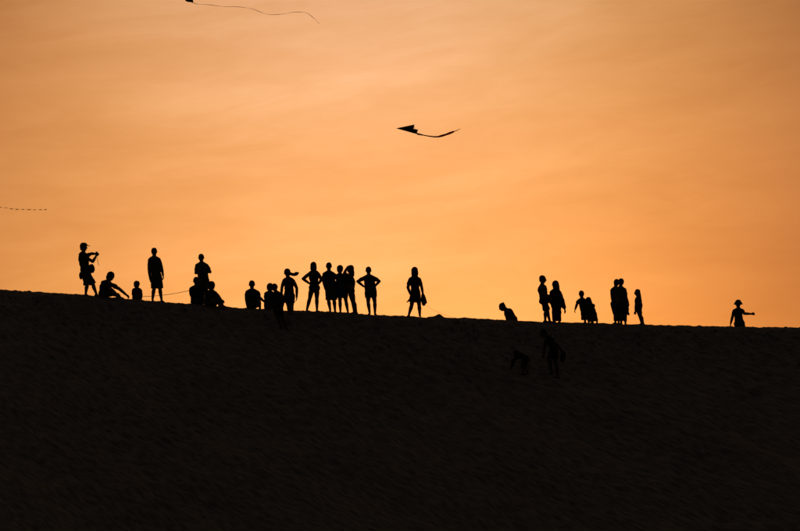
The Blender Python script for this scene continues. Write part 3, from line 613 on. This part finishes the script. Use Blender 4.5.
# girl with long hair
y = ysil(640, -0.05)
J, s = stand(640, 288.8, y, dict(head=(637.2, 292.6), neck=(637.9, 297.2), chest=(637.6, 301.4), pelvis=(638.6, 308.8), legA=[(639.6, 316, 0.05), (641.4, 322.2)], legB=[(640.8, 316, 0.1), (643.2, 322.8)],
    armA=[(635.8, 305.6, -0.12), (635.4, 311.2, -0.1)], armB=[(641.4, 304.5), (641, 310)], hairend=(641.4, 303)), s=0.80)
person('slim long haired girl standing alone, right of the shoulder to shoulder pair', 640, J, y, yaw=255, s=0.82, sh=0.15, wa=0.13, hp=0.145, dep=1.12, bot='shorts', top='loose', hem=(637.9, 312.2, 0.15), hair='long', tc_='cloth_red')
# figure in a wide hat
y = ysil(739, 1.0)
J, s = stand(740, 299.6, y, dict(head=(738.2, 304.2), neck=(738.2, 309.0), chest=(738.2, 313.4), pelvis=(739.4, 323.4), armA=[(732.6, 316.4), (730.8, 323.2)], armB=[(744.2, 313.6), (751.0, 313.9)],
    legA=[(737.6, 333), (736.5, 341)], legB=[(743.2, 332), (746.5, 341)]), s=0.95)
person('rightmost figure in a wide brimmed sun hat, one arm held straight out to the right', 740, J, y, yaw=160, s=0.95, sh=0.148, wa=0.125, hp=0.155, dep=1.0, bot='trousers', top='tshirt', hair='short', hat='sun', tc_='cloth_navy')
# child on all fours on the slope
xx, y = ground_at(519, 371)
J = dict(head=(515.8, 353.2, 0.12), neck=(518.2, 354.6, 0.08), chest=(521, 355.6, 0.05), pelvis=(526.2, 358.6), armA=[(512.6, 359.6, 0.0), (511.4, 366.2, 0.15)], armB=[(514.2, 360.4, 0.25), (513.2, 365.4, 0.35)],
         legA=[(521.8, 364.4, -0.12), (523.2, 372.6, -0.25)], legB=[(524.4, 366.0, 0.05), (527.6, 374.6, -0.2)])
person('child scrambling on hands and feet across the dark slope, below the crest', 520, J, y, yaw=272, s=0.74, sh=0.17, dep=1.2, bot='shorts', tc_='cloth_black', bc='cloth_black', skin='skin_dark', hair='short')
# adult climbing behind the child
xx, y = ground_at(556, 376)
J = dict(head=(543.4, 333.0, 0.35), neck=(547.2, 336.0, 0.3), chest=(550.2, 340.6, 0.2), pelvis=(554.4, 351.6, 0.0), armA=[(544.6, 346.0, 0.15), (543.8, 354.2, 0.15)], armB=[(556.8, 344.0, 0.0), (561.2, 350.2, -0.05)],
         legA=[(548.2, 357.6, 0.1), (551.6, 366.6, 0.1)], legB=[(555.6, 363.6, -0.05), (557.6, 374.6, -0.15)])
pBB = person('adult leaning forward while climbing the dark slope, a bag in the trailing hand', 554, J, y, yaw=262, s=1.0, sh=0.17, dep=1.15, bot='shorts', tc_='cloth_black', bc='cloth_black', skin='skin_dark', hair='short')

# ================================================================== things that are held or carried
# camera with its strap
def wp(d, j): return V3(d['P'](j))
c0 = wp(pA, (96.6, 254.0, -0.11)); root = empty('camera', c0); tag(root, 'small camera with a dangling strap, raised in the hands of the man in the cap', 'camera')
B3 = (V3((0.35, -0.94, 0)), V3((0.94, 0.35, 0)), ZB)
mb = MB(); mb.box(c0, 0.072, 0.038, 0.052, B3); mb.box(c0 + ZB * 0.060, 0.030, 0.030, 0.018, B3); mb.build('camera_body', M['plastic'], root, c0, smooth=False)
mb = MB(); mb.tube([c0 + B3[1] * 0.02, c0 + B3[1] * 0.080], [0.038, 0.036], 20, rnd=False); ln = mb.build('lens', M['plastic'], root, c0)
mb = MB(); mb.tube([c0 + B3[1] * 0.083, c0 + B3[1] * 0.088], [0.026, 0.024], 20, rnd=False); g_ = mb.build('lens_glass', M['glass'], ln, c0)
mb = MB(); p1, p2 = c0 + B3[0] * 0.068 + ZB * 0.03, c0 - B3[0] * 0.068 + ZB * 0.03
pts = [p1 * (1 - t_) + p2 * t_ + V3((0.09 * math.sin(math.pi * t_), 0, -0.44 * (1 - (2 * t_ - 1) ** 2) ** 0.8)) for t_ in np.linspace(0, 1, 17)]
mb.loft([(p, 0.012, 0.004) for p in pts], V3((0, 1, 0)), 6, rnd=False); mb.build('strap', M['cloth_black'], root, c0)
# belt bag on the man in the cap
def bag(label, c, w_, d_, h_, mname, cat='bag', name='bag', strap_to=None, rot=0.0, tilt=0.0):
    c = V3(c); root = empty(name, c); tag(root, label, cat)
    B = (V3((math.cos(rot), math.sin(rot), 0)), V3((-math.sin(rot), math.cos(rot), 0)), ZB); B = (unit(B[0] + ZB * tilt), B[1], unit(ZB - B[0] * tilt))
    mb = MB(); mb.loft([(c - B[2] * h_, w_ * 0.75, d_ * 0.7), (c - B[2] * h_ * 0.7, w_, d_), (c, w_ * 1.04, d_ * 1.05), (c + B[2] * h_ * 0.7, w_ * 0.9, d_ * 0.8), (c + B[2] * h_, w_ * 0.7, d_ * 0.4)], B[0], 20, pw=3.0)
    o = mb.build('pouch', M[mname], root, c); skinify(o, 0.012, 2, fold, 0.02)
    mb = MB(); mb.loft([(c + B[2] * h_ * 0.35 - B[1] * d_ * 1.0, w_ * 0.9, 0.008), (c - B[2] * h_ * 0.1 - B[1] * d_ * 1.12, w_ * 0.9, 0.008)], B[0], 16, rnd=False, pw=4); mb.build('flap', M[mname], root, c)
    if strap_to is not None:
        a, b = c + B[0] * w_ * 0.7 + B[2] * h_ * 0.9, c - B[0] * w_ * 0.7 + B[2] * h_ * 0.9; tp = V3(strap_to)
        mb = MB(); mb.loft([(a, 0.010, 0.004), (a * 0.25 + tp * 0.75 + B[0] * 0.02, 0.010, 0.004), (tp, 0.010, 0.004), (b * 0.25 + tp * 0.75 - B[0] * 0.02, 0.010, 0.004), (b, 0.010, 0.004)], B[1], 8); mb.build('strap', M['cloth_black'], root, c)
    return root
bag('camera bag worn at the belly of the man in the cap', wp(pA, (91.7, 268.2, -0.12)), 0.105, 0.095, 0.11, 'cloth_black', strap_to=wp(pA, (85.0, 254.5, -0.12)), rot=0.2, tilt=0.2)
bag('small pouch at the back hip of the man in the cap', wp(pA, (81.0, 275.4, 0.02)), 0.065, 0.07, 0.10, 'cloth_olive', name='pouch_bag', cat='pouch')
# jacket / bag of the lone woman
hb = pQ['arms'][1][2]
mb = MB(); secs = []
for t_, wd, dx in ((0, 0.035, -0.01), (0.12, 0.075, 0.0), (0.35, 0.105, 0.015), (0.6, 0.115, 0.03), (0.8, 0.105, 0.04), (1.0, 0.07, 0.015)):
    secs.append((hb + V3((dx, -0.02, -0.02 - 0.36 * t_)), wd, 0.055 + 0.015 * math.sin(8 * t_)))
mb.loft(secs, V3((0.93, 0.36, 0.22)), 26); mb.tube([hb + V3((0.06, -0.02, -0.22)), hb + V3((0.125, -0.02, -0.335))], [0.06, 0.025], 10)
o = mb.build('carried_bundle', M['cloth_black'], None, hb); skinify(o, 0.012, 1, fold, 0.07)
tag(o, 'dark bundle hanging from the right hand of the lone woman in the flared skirt', 'bundle')
# bag of the climbing adult
hb = pBB['arms'][1][2]
bag('bag swinging from the trailing hand of the adult climbing the slope', hb + V3((0.05, -0.02, -0.22)), 0.085, 0.07, 0.14, 'cloth_black', strap_to=hb + V3((0.01, -0.02, -0.06)), rot=0.2, tilt=-0.15)
# cloth in the hand of the right one of the pair
hb = pX['arms'][1][2]
mb = MB(); secs = []
for t_, wd in ((0, 0.025), (0.15, 0.04), (0.4, 0.055), (0.75, 0.065), (1.0, 0.075)):
    secs.append((hb + V3((-0.02 - 0.01 * t_, 0.01, -0.05 - 0.36 * t_)), wd, 0.018 + 0.012 * math.sin(9 * t_)))
mb.loft(secs, V3((0.95, 0.3, 0)), 24); o = mb.build('hanging_cloth', M['cloth_red'], None, hb); skinify(o, 0.012, 2, fold, 0.05)
tag(o, 'piece of cloth dangling from the hand of the taller of the shoulder to shoulder pair', 'cloth')

# ================================================================== kites and cords
def ribbon(pts, wid, name, material, parent, base, thick=0.003, up=V3((0, 0, 1))):
    mb = MB(); mb.loft([(p, wd, thick) for p, wd in zip(pts, wid)], up, 6, rnd=False); return mb.build(name, material, parent, base)
def sail(polys, name, material, parent, base, th=0.004):
    mb = MB()
    for poly in polys:
        pp = [V3(p) for p in poly]; n_ = unit(np.cross(pp[1] - pp[0], pp[2] - pp[0])) * th
        mb.rings([[p - n_ for p in pp], [p + n_ for p in pp]])
    return mb.build(name, material, parent, base, smooth=False)
# the black delta kite
yk = -6.0
K = lambda x, y_, d=0.0: V3(at(x, y_, yk + d))
nose, tipL, ctr, tipR, keel, step = K(396.6, 128.3), K(414.4, 124.6, -0.42), K(413.6, 129.0, 0.05), K(418.0, 134.2, 0.40), K(418.0, 129.4, -0.15), K(415.2, 128.9, -0.05)
root = empty('kite', ctr); tag(root, 'black swept delta kite with a short dark red ribbon tail, alone in mid sky', 'kite', 'kites in the evening sky')
ls = sail([[nose, tipL, ctr]], 'wing', M['kite_black'], root, ctr)
rs_ = sail([[nose, ctr, step, K(416.6, 132.2, 0.2), tipR]], 'wing', M['kite_black'], root, ctr)
sail([[K(404, 129.3, 0.02), keel, K(416.8, 133.8, 0.2)]], 'keel', M['kite_black'], root, ctr)
for a, b in ((nose, tipL), (nose, tipR), (nose, ctr), (tipL * .6 + ctr * .4, tipR * .6 + ctr * .4)):
    mb = MB(); mb.tube([a, b], [0.006, 0.006], 8); mb.build('spar', M['spar'], root, ctr)
tp = [(417.2, 133.8), (421, 134.6), (424, 135.2), (429, 136.1), (434, 136.7), (438, 136.7), (442, 135.7), (446, 134.5), (450, 133.0), (453.6, 131.6), (454.6, 131.3), (457.5, 130.1), (460.4, 128.6)]
tw = [0.034, 0.026, 0.017, 0.020, 0.024, 0.027, 0.038, 0.034, 0.040, 0.030, 0.012, 0.011, 0.006]
ribbon([K(x, y_, 0.3 + 0.04 * math.sin(i * 1.3)) for i, (x, y_) in enumerate(tp)], tw, 'tail', M['ribbon_red'], root, ctr, 0.004)
# the kite cut off by the top edge
yk = 2.0; c = K(188, -4)
root = empty('kite', c); tag(root, 'dark kite cut off by the top picture edge, trailing a long wavy tail', 'kite', 'kites in the evening sky')
q1, q2, q3, q4 = K(184.0, -7, 0.1), K(190, -14, -0.2), K(193.4, 2.3, -0.1), K(185.6, 1.0, 0.1)
sail([[q2, q1, q4]], 'sail', M['kite_black'], root, c); sail([[q2, q4, K(188, 1.8, -0.1), q3]], 'sail', M['kite_black'], root, c)
for a, b in ((q2, K(189, 1.9, 0)), (q1, q3)):
    mb = MB(); mb.tube([a, b], [0.007, 0.007], 8); mb.build('spar', M['spar'], root, c)
tp = [(190.5, 1.8), (195, 3.4), (200, 4.3), (205, 4.3), (212, 5.0), (222, 6.4), (232, 6.5), (240, 6.8), (247, 7.7), (254, 9.2), (259, 11.4), (264, 13.5), (270, 14.6), (278, 14.4), (287, 13.2), (293, 12.1), (299, 11.9), (304, 12.0), (308, 13.4), (312, 16.4), (316, 20.2), (319.2, 23.6)]
ribbon([K(x, y_, 0.1 * math.sin(i * 0.9)) for i, (x, y_) in enumerate(tp)], [0.0065 + 0.0035 * math.sin(i * 2.1) for i in range(len(tp))], 'tail', M['ribbon_tan'], root, c, 0.003)
# kite just outside the left edge: its knotted tail reaches into the picture
yk = 8.0; c = K(-26, 200)
root = empty('kite', c); tag(root, 'thin dotted kite tail with small bows, entering at the left edge of the picture', 'kite', 'kites in the evening sky')
sail([[K(-40, 196), K(-28, 188, .1), K(-20, 196), K(-16, 206)], [K(-40, 196), K(-16, 206), K(-30, 203, .1)]], 'sail', M['kite_black'], root, c)
mb = MB(); mb.tube([K(-40, 196), K(-16, 206)], [0.008, 0.008], 8); mb.build('spar', M['spar'], root, c)
tl = [(-16, 206), (-8, 206.8), (0, 207.3), (6, 207.8), (11.3, 208.8), (17, 209.3), (23, 209.4), (29, 209.6), (34.6, 209.8), (40.4, 209.7), (45.6, 209.5)]
ribbon([K(*p) for p in tl], [0.0032] * len(tl), 'tail_line', M['cord_pale'], root, c, 0.0032)
for i, p in enumerate(tl[2:]):
    a = K(*p); mb = MB(); sz = (0.030, 0.024, 0.044, 0.046, 0.030, 0.052, 0.028, 0.036, 0.042)[i]
    for sg in (-1, 1): mb.rings([[a + V3((sg * sz * t_, 0.006 * t_, h_ * (0.008 + 0.019 * t_))) + V3((0, dd, 0)) for h_, dd in ((-1, -.004), (1, -.004), (1, .004), (-1, .004))] for t_ in (0, 1)])
    mb.build('bow', M['ribbon_tan'] if i % 3 else M['ribbon_red'], root, c, smooth=False)
# low cord between the child and the seated figure
def cordobj(p, q, sag, rad, label, material, n=14):
    p, q = V3(p), V3(q); mb = MB(); mb.tube([p * (1 - t_) + q * t_ - ZB * sag * 4 * t_ * (1 - t_) for t_ in np.linspace(0, 1, n)], [rad] * n, 6)
    o = mb.build('cord', M[material], None, p); tag(o, label, 'cord')
cordobj(wp(pC, (141.2, 296.6, 0.0)), wp(pF, (190.6, 290.2, 0.0)), 0.05, 0.0085, 'thin cord stretched low between the small child and a seated figure', 'cord')
cordobj(wp(pQ, (424.5, 304.4, 0.0)), at(461, 318.6, ysil(461, 0.0)), 0.10, 0.0040, 'faint pale line running from the bundle of the lone woman down to the crest', 'cord_pale')
bake()
